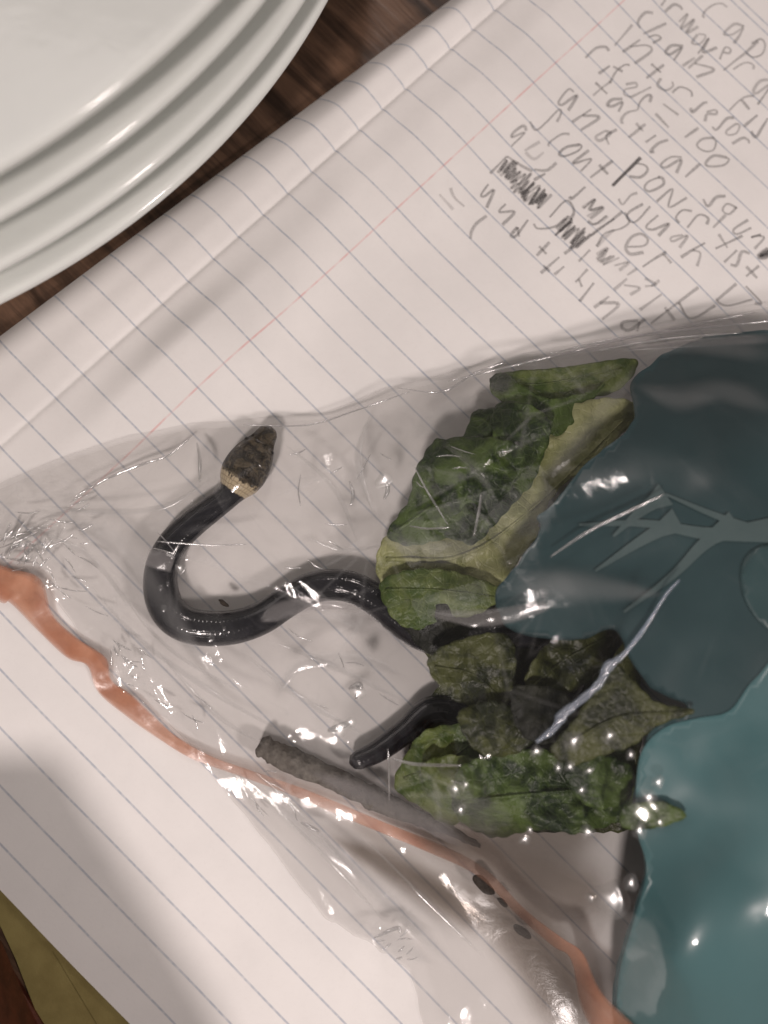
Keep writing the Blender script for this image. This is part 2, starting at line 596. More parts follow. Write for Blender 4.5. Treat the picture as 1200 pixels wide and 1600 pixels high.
# reddish brown box added at the lower left corner to shade the page
q = [tuple(U(a_, b_, -7)[:2]) for a_, b_ in ((2, 1446), (106, 1690), (300, 1960), (-560, 2150), (-560, 1480))]
bm = bmesh.new()
lo_ = [bm.verts.new((a_, b_, -6.9)) for a_, b_ in q]
hi_ = [bm.verts.new((a_, b_, 66)) for a_, b_ in q]
bm.faces.new(hi_[::-1])
bm.faces.new(lo_)
for i in range(5):
    bm.faces.new((lo_[(i + 1) % 5], lo_[i], hi_[i], hi_[(i + 1) % 5]))
bmesh.ops.bevel(bm, geom=list(bm.edges), offset=2.5, segments=3, affect='EDGES')
bmesh.ops.recalc_face_normals(bm, faces=list(bm.faces))
bm.verts.index_update()
o = mesh_obj("shade_box", [tuple(v_.co) for v_ in bm.verts], [[v_.index for v_ in f_.verts] for f_ in bm.faces], M['redwood'], smooth=False)
bm.free()
tag(o, "dark reddish brown box added at the lower left corner to shade the page, beside the olive card", "box")

# ------------------------------------------------------------------ notebook
page_und = Crumple(-60, -110, 200, 250, 42, 3, 1.0)
CREASE = -22.8


def edge_x(y):
    return -45.6 + 0.0725 * (y + 8)


def page_z(x, y):
    """Height of the written page: a fold beside the margin, then a rounded lip falling to the spine."""
    x, y = np.broadcast_arrays(np.asarray(x, float), np.asarray(y, float))
    q = np.stack([x.ravel(), y.ravel()], 1)
    z = (.75 * value_noise(q, 38, 11) + .30 * value_noise(q, 17, 12)).reshape(x.shape) + .16 * page_und(np.stack([x, y], -1))
    up = np.clip((y + 20) / 120, 0, 1)
    z = z * np.clip((x + 30) / 40, 0.2, 1)
    wd = np.where(x < -10, 6.5, 15.0)
    z += (.3 + .9 * up + 3.6 * np.exp(-((y - 22) / 26) ** 2)) * np.exp(-((x + 10) / wd) ** 2)                    # swell beside the fold
    z -= (.5 + .5 * up) * np.exp(-(np.abs(x - CREASE) / .8) ** 1.2)          # the fold
    z += (.4 + .7 * up) * np.exp(-((x - CREASE + 6.5) / 4.0) ** 2)              # lip beyond the fold
    t = np.clip((edge_x(y) + 9 - x) / 9, 0, 1)
    z -= 4.6 * t ** 2.2
    d = np.clip((-72 - y) / 25, 0, 1)
    z -= .9 * d ** 2
    return z


notebook = empty("notebook", (60, 60, -6.5))
tag(notebook, "ruled notebook lying open under the bag, its page covered in pencil writing at the top", "notebook")
nx, ny = 340, 300
yy = np.linspace(-93.8, 236, ny)
u = np.linspace(0, 1, nx)
u = np.where(u < .45, u / .45 * .27, .27 + (u - .45) / .55 * .73)
Y, Uu = np.meshgrid(yy, u, indexing='ij')
X = edge_x(Y) + Uu * (196 - edge_x(Y))
P = np.stack([X, Y, page_z(X, Y)], -1).reshape(-1, 3)
F = grid_faces(ny, nx)
page = mesh_obj("page", P, [f[::-1] for f in F], M['paper'], notebook)
page.data.materials[0].use_backface_culling = False
# sheets under the written page, each a little out of line
for k in range(4):
    z1 = -1.7 - .95 * k
    x0, y0 = -38 + .9 * k, -92.4 + .5 * k * (1 if k % 2 else .4)
    Q = np.array([(x0 + 3, y0, z1), (195, y0 + .3, z1), (195, 235, z1), (x0 + 9, 235, z1)])
    Q2 = Q - [0, 0, .8]
    mesh_obj("sheet", np.vstack([Q, Q2]), [(0, 1, 2, 3), (7, 6, 5, 4), (0, 4, 5, 1), (1, 5, 6, 2), (2, 6, 7, 3), (3, 7, 4, 0)], M['block'], notebook, smooth=False)


def card(name, pts, z, th, mat, parent):
    Q = np.array([tuple(U(a, b, z)[:2]) + (z,) for a, b in pts])
    n = len(Q)
    F = [tuple(range(n))[::-1], tuple(range(n, 2 * n))] + [(i, (i + 1) % n, n + (i + 1) % n, n + i) for i in range(n)]
    return mesh_obj(name, np.vstack([Q, Q - [0, 0, th]]), F, mat, parent, smooth=False)


cover = card("cover", [(-60, 1260), (0, 1446), (25, 1500), (48, 1560), (66, 1605), (95, 1700), (420, 1700), (420, 1500), (120, 1300)], -6.2, .7, M['cover'], notebook)
card("inner_cover", [(-20, 1385), (40, 1440), (84, 1488), (112, 1535), (150, 1598), (205, 1700), (430, 1700), (430, 1500), (120, 1310)], -5.6, .55, M['cover'], notebook)

# pencil writing, stroke by stroke (pixels of three enlarged crops of the photograph)
INK_A = """950,40 915,18 865,25 815,60 795,95 805,108|1050,160 1000,145 950,180 925,215 975,215 1030,180 1055,155|1050,170 1020,225 985,272|1140,255 1060,330 990,385 918,445|1100,270 1160,240 1185,280 1165,335 1110,358 1065,335|980,438 1040,400 1085,395 1110,415 1105,435|1225,500 1150,510 1105,570 1120,590 1180,550 1215,520|1215,535 1180,590 1130,660
955,695 1010,640 1060,610 1110,605|1030,630 1080,690|1045,795 1130,725|1090,825 1120,860 1160,800 1195,745
530,40 558,0|555,75 610,30 650,40 665,60|645,135 700,85 655,180 740,120 690,205 765,165|760,215 725,270 775,275 810,225 765,212|760,340 830,240 790,330 880,300|895,375 930,300 965,310 955,335 920,330
480,85 430,85 385,140 400,180|565,145 420,215|450,235 500,220 530,240 480,270|670,290 600,285 560,325 590,340 660,300 610,380|740,365 665,415|700,430 790,350|740,400 860,440 750,485
350,160 295,225 238,290|400,250 290,330|340,295 440,285 470,320 365,400|550,405 440,490|470,400 530,455|530,490 510,535 560,565 605,540 600,510|600,580 650,545 715,570 725,605|715,675 730,700 790,650 820,640|815,700 870,690 875,715 820,715 805,760|850,795 880,810 940,745 985,740|1000,775 940,820 950,845 1000,835 1020,790 1000,775|975,900 1040,865 1075,880 1078,900
55,370 120,310 180,300 205,325|140,465 210,415|210,520 250,450 300,410 335,410|230,420 290,450|310,530 370,520 375,545 310,560 300,590 340,610|340,610 470,545|385,690 400,640 440,600 470,600 460,640
545,650 640,720|497,710 580,798|680,860 765,800|860,860 790,870 755,910 800,945 855,940 875,890 855,860|940,985 860,975 810,1020 830,1042 920,1035 955,1000 935,985
105,600 170,545 215,515|120,520 195,590|290,620 225,625 195,660 230,665 290,640 265,700|380,690 320,705 285,745 290,775|435,775 330,860|375,770 420,820|500,845 435,890|575,875 510,900 465,950 490,950|660,985 590,985 530,1030 560,1050 655,1000 625,1085|775,1025 680,1110
190,815 125,855 150,880 215,835 190,820|255,810 190,850 205,905|370,1020 430,1035 445,1070 400,1110 330,1105|520,1110 450,1140 425,1180 460,1200 540,1160 540,1120 510,1110"""
INK_AD = "405,985 315,1075 225,1165|400,990 230,1160"
INK_B = """945,60 910,45 850,120 870,140 930,100 965,85 910,175|1055,165 935,245|1000,205 1105,215 990,295
670,245 710,295 780,240 850,170 865,190 840,245|920,320 870,320 795,370 790,395|980,385 900,400 855,440 890,455 970,425 995,395 975,380|1040,420 940,500 1020,480 1055,480 990,550|1190,485 1050,590|1105,510 1160,570
650,300 630,270 570,310 560,340 640,310 555,395|840,495 780,540 700,535|770,560 700,600
530,455 425,560|530,455 620,510 690,545|800,830 900,730 950,790 930,850|700,870 730,900 830,890 900,840|1200,850 1100,910 1040,960 890,1060|1050,1040 980,1110
920,705 940,715 1020,645|415,625 370,690 390,700 450,660 405,770|525,745 485,795 580,795 505,875|600,890 560,940 590,945 665,845|600,890 610,950
800,985 720,1070|735,1010 780,1060|860,1080 745,1180|760,1130 800,1170|890,1140 830,1190|405,820 340,870 310,920 305,965"""
INK_BF = "735,365 640,420|645,430 700,470 760,430|105,695 195,785|175,655 200,710 265,765|1000,775 1080,725 1040,790 1130,770 1030,830|1060,880 1110,870 1160,830|1090,1020 1180,930 1200,925|1090,1100 1150,1040 1120,1120 1180,1080"
INK_C = """75,680 0,760|20,740 40,790|115,765 25,880|210,850 115,920|150,890 270,900 165,995|390,1000 300,1010 290,1045 340,1060 435,990|400,1010 385,1070
265,245 290,280 340,225 380,210|415,280 330,330 320,370 370,390 460,295|510,350 435,420 480,440 575,405 510,480|660,475 590,490 600,515 690,480 640,555|800,525 720,570 650,615|720,570 770,590 750,670
500,265 600,185 575,300 690,240|720,325 660,320 620,365 640,400|690,430 760,350 820,370 810,410|1035,480 865,560|885,470 940,555|1000,570 920,645|1080,590 1030,580 1000,660 960,660|1140,665 1060,730|1060,670 1130,740
790,250 820,295 870,240 930,230|1000,305 940,280 910,320 950,345 1000,300|930,350 850,430|1070,380 980,440 1000,470 1090,430|1150,470 1090,490 1120,480 1170,490 1110,560
50,300 120,245 90,310 170,300 90,365|75,380 120,400 190,350|290,325 200,395 100,470|300,330 330,390 280,430 180,460 130,540|320,545 420,540 445,500 400,465 340,490 310,550 340,590 420,580|415,670 490,620 560,580|540,590 590,650
535,840 400,935|760,800 640,890 470,1020|555,920 620,1000|640,890 720,990 870,910|1000,775 900,860 880,880 950,910 1105,870|1060,790 1160,890 1120,895"""
INK_CF = "130,590 200,550 140,630 240,600 170,655 270,610|240,660 330,640 270,690|320,720 380,680|240,810 320,740|300,780 400,800 340,840|430,740 500,780 430,790|520,755 470,790"
INK_CD = "1200,560 1140,605 1180,610 1210,575 1150,600 1220,590"
ribV, ribF, ribA, ribD = [], [], [], []


def stroke(px, width, dark):
    global ribV
    P = catmull(px, 6)
    W = U(P[:, 0], P[:, 1], 0.3)[:, :2]
    seg = np.linalg.norm(np.diff(W, axis=0), axis=1)
    if seg.sum() < .3:
        return
    T = np.gradient(W, axis=0)
    T /= np.linalg.norm(T, axis=1)[:, None] + 1e-9
    Nn = np.stack([-T[:, 1], T[:, 0]], 1)
    n = len(W)
    wv = width * (1 + .25 * np.sin(np.linspace(0, 3, n) + rng.uniform(0, 6)))
    base = len(ribA)
    for k, s in enumerate((-1, 0, 1)):
        Q = W + Nn * (s * wv * .5)[:, None]
        z = page_z(Q[:, 0], Q[:, 1]) + .10 + .0006 * rng.integers(0, 60)
        ribV += np.column_stack([Q, z]).tolist()
    ribA.extend([-1.0] * n + [0.0] * n + [1.0] * n)
    dd = dark * (1 + .15 * rng.uniform(-1, 1))
    ribD.extend([dd * .76] * (3 * n))
    for k in range(2):
        for i in range(n - 1):
            a = base + k * n + i
            ribF.append((a, a + n, a + n + 1, a + 1))


def ink(txt, ox, oy, sc_, width, dark):
    for ln in txt.replace("\n", "|").split("|"):
        P = np.array([[float(c) for c in p.split(",")] for p in ln.split()])
        stroke(P / sc_ + [ox, oy], width, dark)


ink(INK_A, 900, 0, 4, 1.05, .52)
ink(INK_AD, 900, 0, 4, 1.25, .78)
ink(INK_B, 660, 130, 4, 1.05, .58)
ink(INK_BF, 660, 130, 4, 1.1, .32)
ink(INK_C, 900, 250, 4, 1.1, .52)
ink(INK_CF, 900, 250, 4, 1.1, .38)
ink(INK_CD, 900, 250, 4, 1.6, .8)
for path, wd, nn in ([((500, 500), (620, 600), (700, 690), (780, 740)), 62, 34], [((870, 870), (930, 930), (1010, 1000)), 80, 22], [((520, 540), (600, 640), (680, 720)), 40, 16]):
    C = catmull(path, 12)
    pts = []
    for i in range(nn):
        c = C[int(i / (nn - 1) * (len(C) - 1))]
        s = 1 if i % 2 else -1
        pts.append(c + np.array([.70, -.72]) * s * wd * rng.uniform(.5, 1.1) + rng.normal(0, 9, 2))
    stroke(np.array(pts) / 4 + [660, 130], 1.3, .50)
hw = mesh_obj("handwriting", np.array(ribV), ribF, M['pencil'], page, attrs={"across": ribA, "dark": ribD})

# ------------------------------------------------------------------ plates
PR, PCX, PCY, PZ, PDZ = 165.0, -191.3, 40.9, 31.2, 11.6
prof = [(0, 12.5), (50, 13.2), (85, 16.4), (110, 22.0), (128, 28.2), (142, 31.6), (152, 34.0), (160, 35.9), (163.4, 36.6), (164.6, 36.3), (165.0, 35.4), (164.4, 34.2), (160, 32.4), (152, 30.2),
        (140, 26.0), (126, 18.0), (112, 7.4), (98, 3.8), (94, 0.0), (89, 0.2), (87, 3.6), (60, 4.4), (0, 4.6)]
prof = catmull(prof, 4)
NS = 288
ang = np.linspace(0, 2 * np.pi, NS, endpoint=False)
V = np.stack([prof[:, 0][:, None] * np.cos(ang)[None], prof[:, 0][:, None] * np.sin(ang)[None], np.repeat(prof[:, 1][:, None], NS, 1)], -1).reshape(-1, 3)
F = []
for i in range(len(prof) - 1):
    for k in range(NS):
        k2 = (k + 1) % NS
        F.append((i * NS + k, (i + 1) * NS + k, (i + 1) * NS + k2, i * NS + k2))
pl_label = ["bottom plate of the white stack, its rim reaching nearest to the notebook",
            "white plate second from the bottom of the stack on the table",
            "white plate directly under the top plate of the stack",
            "topmost white plate of the stack, its whole glossy face showing"]
plate0 = None
for k in range(4):
    off = np.array([(0, 0), (.6, -.5), (-.4, .3), (.2, .2)][k])
    loc = Vector((PCX + off[0], PCY + off[1], PZ + PDZ * k - 36.6)) * G
    if plate0 is None:
        o = plate0 = mesh_obj("dinner_plate", V, F, M['ceramic'])
    else:
        o = plate0.copy()
        COL.objects.link(o)
    o.location = loc
    tag(o, pl_label[k], "plate", "stacked white plates")

# ------------------------------------------------------------------ the shape of the bag: height of its upper film
HC = np.array([(-80, 800, 2), (0, 762, 2.2), (150, 703, 2.2), (300, 672, 2.6), (480, 655, 3.2), (620, 610, 4.5), (760, 575, 5.5), (900, 545, 7.5), (1050, 512, 10), (1200, 482, 12), (1350, 455, 10), (1550, 430, 6),
               (-80, 850, 2.4), (0, 890, 2.6), (140, 1015, 2.6), (185, 1075, 2.6), (260, 1125, 2.6), (330, 1205, 2.4), (425, 1330, 3.4), (505, 1430, 4.6), (640, 1518, 6.8), (670, 1650, 10), (760, 1800, 5), (1000, 1900, 5), (1300, 1900, 5), (1600, 1850, 5),
               (300, 1168, 3.2), (400, 1218, 2.3), (480, 1240, 2.7), (600, 1285, 3.6), (700, 1328, 5.0), (800, 1400, 7.5), (880, 1470, 8.6), (940, 1560, 10),
               (400, 725, 12), (360, 770, 11.5), (250, 880, 10), (320, 980, 10.5), (450, 935, 10.5), (550, 915, 11.5), (150, 850, 6.5), (450, 790, 10.5), (560, 780, 9.5), (330, 880, 9.5), (150, 950, 5),
               (700, 720, 19), (850, 650, 23), (640, 900, 18), (700, 1000, 24), (850, 1050, 30), (750, 1200, 27), (600, 1190, 14), (480, 1080, 9), (450, 1170, 8.5), (900, 1200, 30), (1000, 900, 35),
               (1200, 700, 34), (1200, 1000, 39), (1100, 1300, 35), (1050, 1500, 34), (1200, 1500, 37), (1350, 900, 38), (1350, 1400, 36), (1000, 640, 25), (800, 560, 9), (850, 580, 15), (540, 1300, 3.6), (560, 1350, 4.4)], float)


def tps_fit(C, reg=2.0):
    P = C[:, :2] / 100
    n = len(P)
    d = np.linalg.norm(P[:, None] - P[None], axis=2)
    K = np.where(d > 0, d * d * np.log(d + 1e-12), 0) + np.eye(n) * reg * .01
    A = np.zeros((n + 3, n + 3))
    A[:n, :n] = K
    A[:n, n] = 1
    A[:n, n + 1:] = P
    A[n, :n] = 1
    A[n + 1:, :n] = P.T
    return P, np.linalg.solve(A, np.r_[C[:, 2], 0, 0, 0])


TP, TW = tps_fit(HC)


def H(px, py):
    q = np.stack([np.ravel(px), np.ravel(py)], 1).astype(float) / 100
    out = np.full(len(q), TW[-3]) + q @ TW[-2:]
    for i in range(len(TP)):
        d2 = ((q - TP[i]) ** 2).sum(1)
        out += TW[i] * .5 * d2 * np.log(d2 + 1e-12)
    return np.maximum(out, 1.4).reshape(np.shape(px))


bag = empty("plastic_bag", tuple(U(600, 1000, 0.2)))
tag(bag, "crumpled clear plastic bag with an orange seal strip holding the snake and leaves", "plastic bag")
TB = np.array([(-80, 800, -80, 838), (0, 762, 0, 888), (100, 722, 75, 920), (200, 690, 140, 1012), (300, 672, 190, 1075), (400, 662, 262, 1128), (500, 655, 330, 1205), (600, 616, 428, 1332), (700, 592, 505, 1432),
               (800, 566, 565, 1466), (900, 545, 642, 1516), (1000, 522, 672, 1650), (1100, 500, 760, 1800), (1200, 482, 1000, 1900), (1350, 455, 1300, 1900), (1550, 430, 1600, 1850)], float)


def film_sheet(nu, nv, grow=0.0):
    k = np.linspace(0, len(TB) - 1, nu)
    C = np.stack([np.interp(k, np.arange(len(TB)), TB[:, j]) for j in range(4)], 1)
    kern = np.ones(max(3, nu // 90)) / max(3, nu // 90)
    jag = value_noise(np.stack([k * 100, k * 0], 1), 22, 5) * 3
    C[:, 1] += value_noise(np.stack([k * 100, k * 0], 1), 60, 6) * 3 - grow
    C[:, 2] += jag
    C[:, 3] += value_noise(np.stack([k * 100, k * 0 + 50], 1), 15, 8) * 4
    v = np.linspace(0, 1, nv)
    px = C[:, 0][:, None] * (1 - v) + C[:, 2][:, None] * v
    py = C[:, 1][:, None] * (1 - v) + C[:, 3][:, None] * v
    return px, py, v


cr = [(Crumple(-200, 350, 1700, 2000, 120, 21, 3.0, 1.6, .9), 2.4),
      (Crumple(-200, 350, 1700, 2000, 46, 22, 2.0, 2.4, -.5), .70),
      (Crumple(-200, 350, 1700, 2000, 17, 23, 1.5, 3.0, 1.1), .20),
      (Crumple(-120, 640, 760, 1640, 9, 24, 1.2, 3.0, -.4), .10)]


def region(px, py, cx, cy, r):
    return np.exp(-(((px - cx) ** 2 + (py - cy) ** 2) / r ** 2))


def smooth_side(px, py):
    return 1 / (1 + np.exp(-(px - 900 + .22 * (py - 900)) / 35))


def crumple_at(px, py):
    q = np.stack([px, py], -1)
    calm = 1 - .55 * region(px, py, 380, 850, 190)
    calm = calm * (1 - .86 * smooth_side(px, py))
    fine = 1 + 2.6 * region(px, py, 40, 850, 130) + .8 * region(px, py, 150, 800, 160) + 1.2 * region(px, py, 200, 1040, 90) + .9 * region(px, py, 620, 1480, 60)
    calm = calm * (1 - .75 * region(px, py, 470, 1310, 110)) * (1 - .6 * region(px, py, 320, 800, 90))
    low = np.clip(H(px, py) / 9, .35, 1)
    return cr[0][0](q) * cr[0][1] * calm * low + cr[1][0](q) * cr[1][1] * calm * low * np.minimum(fine, 1.7) + cr[2][0](q) * cr[2][1] * fine * (.25 + .75 * calm) + cr[3][0](q) * cr[3][1] * np.clip(fine - .75, 0, 3) * (px < 700)


def crease_at(px, py):
    """How sharply the film is creased here (creases whiten, and the white also stands for light on wrinkles)."""
    q = np.stack([px, py], -1)
    side = smooth_side(px, py)
    fine = region(px, py, 40, 850, 150) + .6 * region(px, py, 180, 1000, 120) + .5 * region(px, py, 620, 1480, 80)
    n_ = value_noise(q.reshape(-1, 2), 70, 31).reshape(px.shape)
    a = .55 * np.clip(cr[1][0](q, cr[1][0].lap), 0, 1.3) * np.clip(.5 + 1.2 * n_, 0, 1.2) + .35 * np.clip(cr[2][0](q, cr[2][0].lap), 0, 1.3) * np.clip(.15 - .9 * n_ + 1.2 * fine, 0, 1) + .8 * np.clip(cr[0][0](q, cr[0][0].lap), 0, 1.2) * np.clip(.4 + n_, 0, 1)
    return np.clip(a * (1 - .75 * side), 0, 1) ** 1.6


def film_z(px, py):
    return np.maximum(H(px, py) + crumple_at(px, py), .9)


px, py, v = film_sheet(820, 540)
z = film_z(px, py)
up_film = mesh_obj("upper_film", U(px, py, z).reshape(-1, 3), grid_faces(820, 540), M['film'], bag, attrs={'crisp': (1 - .95 * smooth_side(px, py)).ravel(), 'white': crease_at(px, py).ravel()})
px, py, v = film_sheet(260, 150, 9)
base = U(px, py, .5)
z = page_z(base[..., 0], base[..., 1]) + .45 + .55 * np.abs(cr[1][0](np.stack([px, py], -1)))
on = np.clip((base[..., 0] + 44) / 8, 0, 1)
lo_film = mesh_obj("lower_film", U(px, py, np.maximum(z, .2)).reshape(-1, 3), grid_faces(260, 150), M['film_low'], bag, attrs={'crisp': np.ones(px.size)})

# orange seal strip
ZU = catmull([(-80, 830), (0, 882), (62, 903), (82, 960), (122, 998), (166, 1028), (174, 1062), (205, 1085), (238, 1117), (278, 1152), (332, 1182), (402, 1207), (480, 1234), (600, 1284), (700, 1324), (762, 1360), (822, 1422), (880, 1466), (912, 1490), (940, 1550), (1000, 1610), (1080, 1700), (1260, 1800)], 6)
ZL = catmull([(-80, 900), (0, 941), (16, 942), (60, 986), (105, 1028), (136, 1040), (153, 1081), (200, 1121), (250, 1156), (300, 1186), (370, 1211), (456, 1243), (562, 1288), (662, 1329), (746, 1369), (808, 1430), (862, 1478), (892, 1500), (910, 1580), (955, 1650), (1020, 1740), (1200, 1850)], 6)
n = 150
zu = np.stack([np.interp(np.linspace(0, 1, n), np.linspace(0, 1, len(ZU)), ZU[:, j]) for j in (0, 1)], 1)
zl = np.stack([np.interp(np.linspace(0, 1, n), np.linspace(0, 1, len(ZL)), ZL[:, j]) for j in (0, 1)], 1)
w = np.linspace(0, 1, 9)
zp = zu[:, None] * (1 - w)[None, :, None] + zl[:, None] * w[None, :, None]
hz = np.maximum(film_z(zp[..., 0], zp[..., 1]) - .7, .8)
hz = np.where(zp[..., 0] < 270, np.minimum(hz, 2.6) * .7 + .9 * cr[1][0](zp) * .5 + .6, hz)
zipo = mesh_obj("seal_strip", U(zp[..., 0], zp[..., 1], np.maximum(hz, .7)).reshape(-1, 3), grid_faces(n, 9), M['zip'], bag, attrs={'fade': (np.interp(zp[..., 0], [220, 300, 420, 540, 600, 700, 760, 850, 890, 920], [1, .66, .42, .55, .85, .75, .45, .55, .8, .85]) * np.clip(np.minimum(w, 1 - w) / .12 + .35, 0, 1)[None, :]).ravel()})

# film folds and milky bands standing for sheen: polylines (px) with half widths
def fold(pts, hw_, lift=.7, mat='fold', soft=.7):
    P = catmull(pts, 10)
    wv = np.interp(np.linspace(0, 1, len(P)), np.linspace(0, 1, len(hw_)), hw_)
    T = np.gradient(P, axis=0)
    T /= np.linalg.norm(T, axis=1)[:, None]
    Nn = np.stack([-T[:, 1], T[:, 0]], 1)
    s = np.linspace(-1, 1, 15)
    Q = P[:, None] + Nn[:, None] * (s[None, :] * wv[:, None])[..., None]
    z = film_z(Q[..., 0], Q[..., 1]) + lift + .5 * (1 - s[None, :] ** 2)
    e = np.clip((1 - np.abs(s)) / soft, 0, 1)[None, :] * np.clip(np.minimum(np.arange(len(P)), np.arange(len(P))[::-1]) / (len(P) * .22 * soft), 0, 1)[:, None]
    return mesh_obj("fold", U(Q[..., 0], Q[..., 1], z).reshape(-1, 3), grid_faces(len(P), len(s)), M[mat], bag, attrs={"fade": (e * e * (3 - 2 * e)).ravel(), "crisp": np.ones(e.size)})


fold([(229, 870), (250, 875), (271, 882)], (15, 17, 14), .3, 'fold', .25)
fold([(405, 972), (430, 958), (470, 946), (520, 945), (560, 952)], (3, 18, 16, 10, 3), soft=.5)
fold([(666, 956), (740, 966), (800, 960), (864, 942)], (6, 16, 15, 10), soft=.4)
for pts_, w_ in [([(985, 600), (1060, 622), (1130, 610), (1220, 640)], (4, 30, 24, 28)), ([(990, 560), (1080, 540), (1220, 555)], (5, 18, 24)),
                 ([(790, 925), (880, 915), (960, 922), (1050, 930)], (30, 36, 26, 4)), ([(690, 690), (740, 730), (775, 780)], (3, 16, 3)), ([(600, 850), (680, 862), (760, 850)], (20, 30, 16)),
                 ([(840, 760), (900, 690), (960, 620), (1000, 570)], (14, 24, 18, 6)), ([(640, 690), (690, 650), (750, 615)], (14, 30, 12)),
                 ([(360, 1200), (440, 1265), (520, 1330), (590, 1400)], (4, 14, 16, 6)), ([(580, 1455), (620, 1475), (680, 1508)], (16, 30, 4)), ([(480, 1290), (600, 1400), (720, 1520)], (10, 20, 10)), ([(90, 800), (180, 850), (260, 950), (330, 1060)], (10, 30, 26, 10))]:
    fold(pts_, w_, .4, 'fold_sheen', .9)
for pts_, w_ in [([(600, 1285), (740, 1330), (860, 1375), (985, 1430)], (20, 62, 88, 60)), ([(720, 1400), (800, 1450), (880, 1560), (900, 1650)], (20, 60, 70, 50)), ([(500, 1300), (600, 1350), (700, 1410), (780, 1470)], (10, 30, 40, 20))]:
    fold(pts_, w_, .2, 'fold_shade', .9)


def crease(pts, r=.35, mat='crease', name="crease", lift=.15):
    P = catmull(pts, 8)
    z = film_z(P[:, 0], P[:, 1]) + lift
    W = U(P[:, 0], P[:, 1], z)
    taper = np.sin(np.linspace(.12, np.pi - .12, len(W))) ** .5
    V, F = tube(W, r * taper, 8)
    return mesh_obj(name, V, F, M[mat], bag, attrs={'crisp': np.ones(len(V))})


for pts, r in [([(648, 730), (668, 768), (700, 820)], .30), ([(752, 772), (748, 800), (740, 838)], .34), ([(640, 822), (670, 826), (702, 824)], .26),
               ([(308, 692), (312, 720), (312, 752)], .45), ([(118, 776), (150, 757), (190, 738), (232, 722), (262, 712), (298, 684)], .34),
               ([(600, 744), (606, 764), (600, 780)], .5), ([(546, 752), (552, 772), (548, 790)], .42), ([(245, 846), (270, 848), (330, 852), (385, 850)], .22), ([(238, 856), (276, 866)], .2),
               ([(606, 1170), (608, 1210), (608, 1252)], .3), ([(612, 1185), (650, 1194), (720, 1196)], .4), ([(470, 1285), (500, 1300)], .5), ([(585, 1465), (620, 1450), (626, 1458)], .5),
               ([(1038, 772), (980, 800), (920, 830), (860, 870)], .4), ([(545, 1076), (562, 1070), (556, 1092)], .7), ([(512, 1142), (530, 1136), (548, 1128)], .8),
               ([(20, 835), (50, 850), (70, 880)], .3), ([(0, 856), (30, 845), (60, 830)], .3), ([(10, 872), (60, 880)], .3), ([(620, 606), (690, 612), (740, 584), (790, 566)], .25)]:
    crease(pts, r)
def inside_bag(p):
    poly = TB[:, :2].tolist() + TB[::-1, 2:].tolist()
    c = False
    for k_ in range(len(poly)):
        (ax, ay), (bx, by) = poly[k_ - 1], poly[k_]
        if (ay > p[1]) != (by > p[1]) and p[0] < (bx - ax) * (p[1] - ay) / (by - ay) + ax:
            c = not c
    return c


rc = np.random.default_rng(41)
for (cx_, cy_, sx_, sy_, an_, n_, l0, l1, r_) in [(42, 858, 40, 26, -.75, 22, 14, 40, .26), (90, 815, 60, 40, -.4, 10, 12, 44, .22), (150, 880, 80, 60, .5, 10, 14, 46, .20), (90, 950, 30, 40, .9, 8, 8, 22, .24), (200, 1030, 50, 50, .85, 9, 10, 30, .22),
                                                  (290, 1110, 60, 40, .5, 6, 14, 40, .22), (500, 740, 60, 50, -.9, 4, 16, 50, .18), (520, 860, 60, 40, .1, 4, 20, 60, .16), (480, 1060, 80, 50, .45, 5, 20, 60, .18), (610, 1480, 26, 22, -.5, 9, 10, 26, .24), (420, 1250, 60, 30, .7, 6, 16, 50, .2), (700, 690, 60, 50, .9, 5, 14, 40, .2)]:
    for _ in range(n_):
        a_ = an_ + rc.normal(0, .45)
        l_ = rc.uniform(l0, l1) * .5
        c_ = np.array([cx_, cy_]) + rc.normal(0, .6, 2) * [sx_, sy_]
        d_ = np.array([math.cos(a_), math.sin(a_)]) * l_
        b_ = np.array([-d_[1], d_[0]]) * rc.uniform(-.18, .18)
        if not (inside_bag(c_ - d_) and inside_bag(c_ + d_) and inside_bag(c_)):
            continue
        crease([tuple(c_ - d_), tuple(c_ + b_), tuple(c_ + d_)], r_ * rc.uniform(.6, 1.3))
for pts, r in [([(700, 596), (850, 560), (1000, 524), (1180, 488)], .3), ([(860, 552), (960, 530), (1100, 512), (1220, 500)], .4), ([(930, 548), (1040, 530), (1160, 520)], .35), ([(380, 664), (480, 664), (560, 640), (640, 612)], .25)]:
    crease(pts, r)
for pts_, w_ in [([(130, 905), (220, 1000), (330, 1080), (470, 1160)], (2, 6, 7, 2)), ([(170, 900), (260, 1010), (390, 1090)], (2, 5, 2)), ([(240, 1010), (330, 1110), (420, 1170)], (2, 7, 2)), ([(380, 1020), (470, 1090), (590, 1160)], (2, 8, 2)), ([(420, 1000), (520, 1040), (640, 1100)], (2, 9, 3)),
                 ([(60, 790), (160, 800), (260, 790), (340, 740)], (2, 7, 6, 2)), ([(40, 820), (140, 870), (210, 960)], (2, 8, 2)), ([(440, 690), (520, 760), (560, 850)], (2, 7, 2)), ([(580, 640), (560, 720), (590, 820)], (2, 9, 2)), ([(480, 840), (540, 860), (610, 850)], (2, 6, 2)),
                 ([(430, 1090), (470, 1040), (560, 1030), (640, 1060)], (3, 14, 16, 3)), ([(380, 1190), (470, 1270), (560, 1370)], (2, 6, 2)), ([(430, 1260), (520, 1350), (600, 1440)], (2, 6, 2)), ([(560, 1300), (660, 1400), (760, 1500)], (2, 8, 2))]:
    fold(pts_, w_, .25, 'fold_sheen', .8)
fold([(470, 1200), (560, 1240), (650, 1280), (740, 1330)], (6, 26, 30, 24), .25, 'fold', .9)
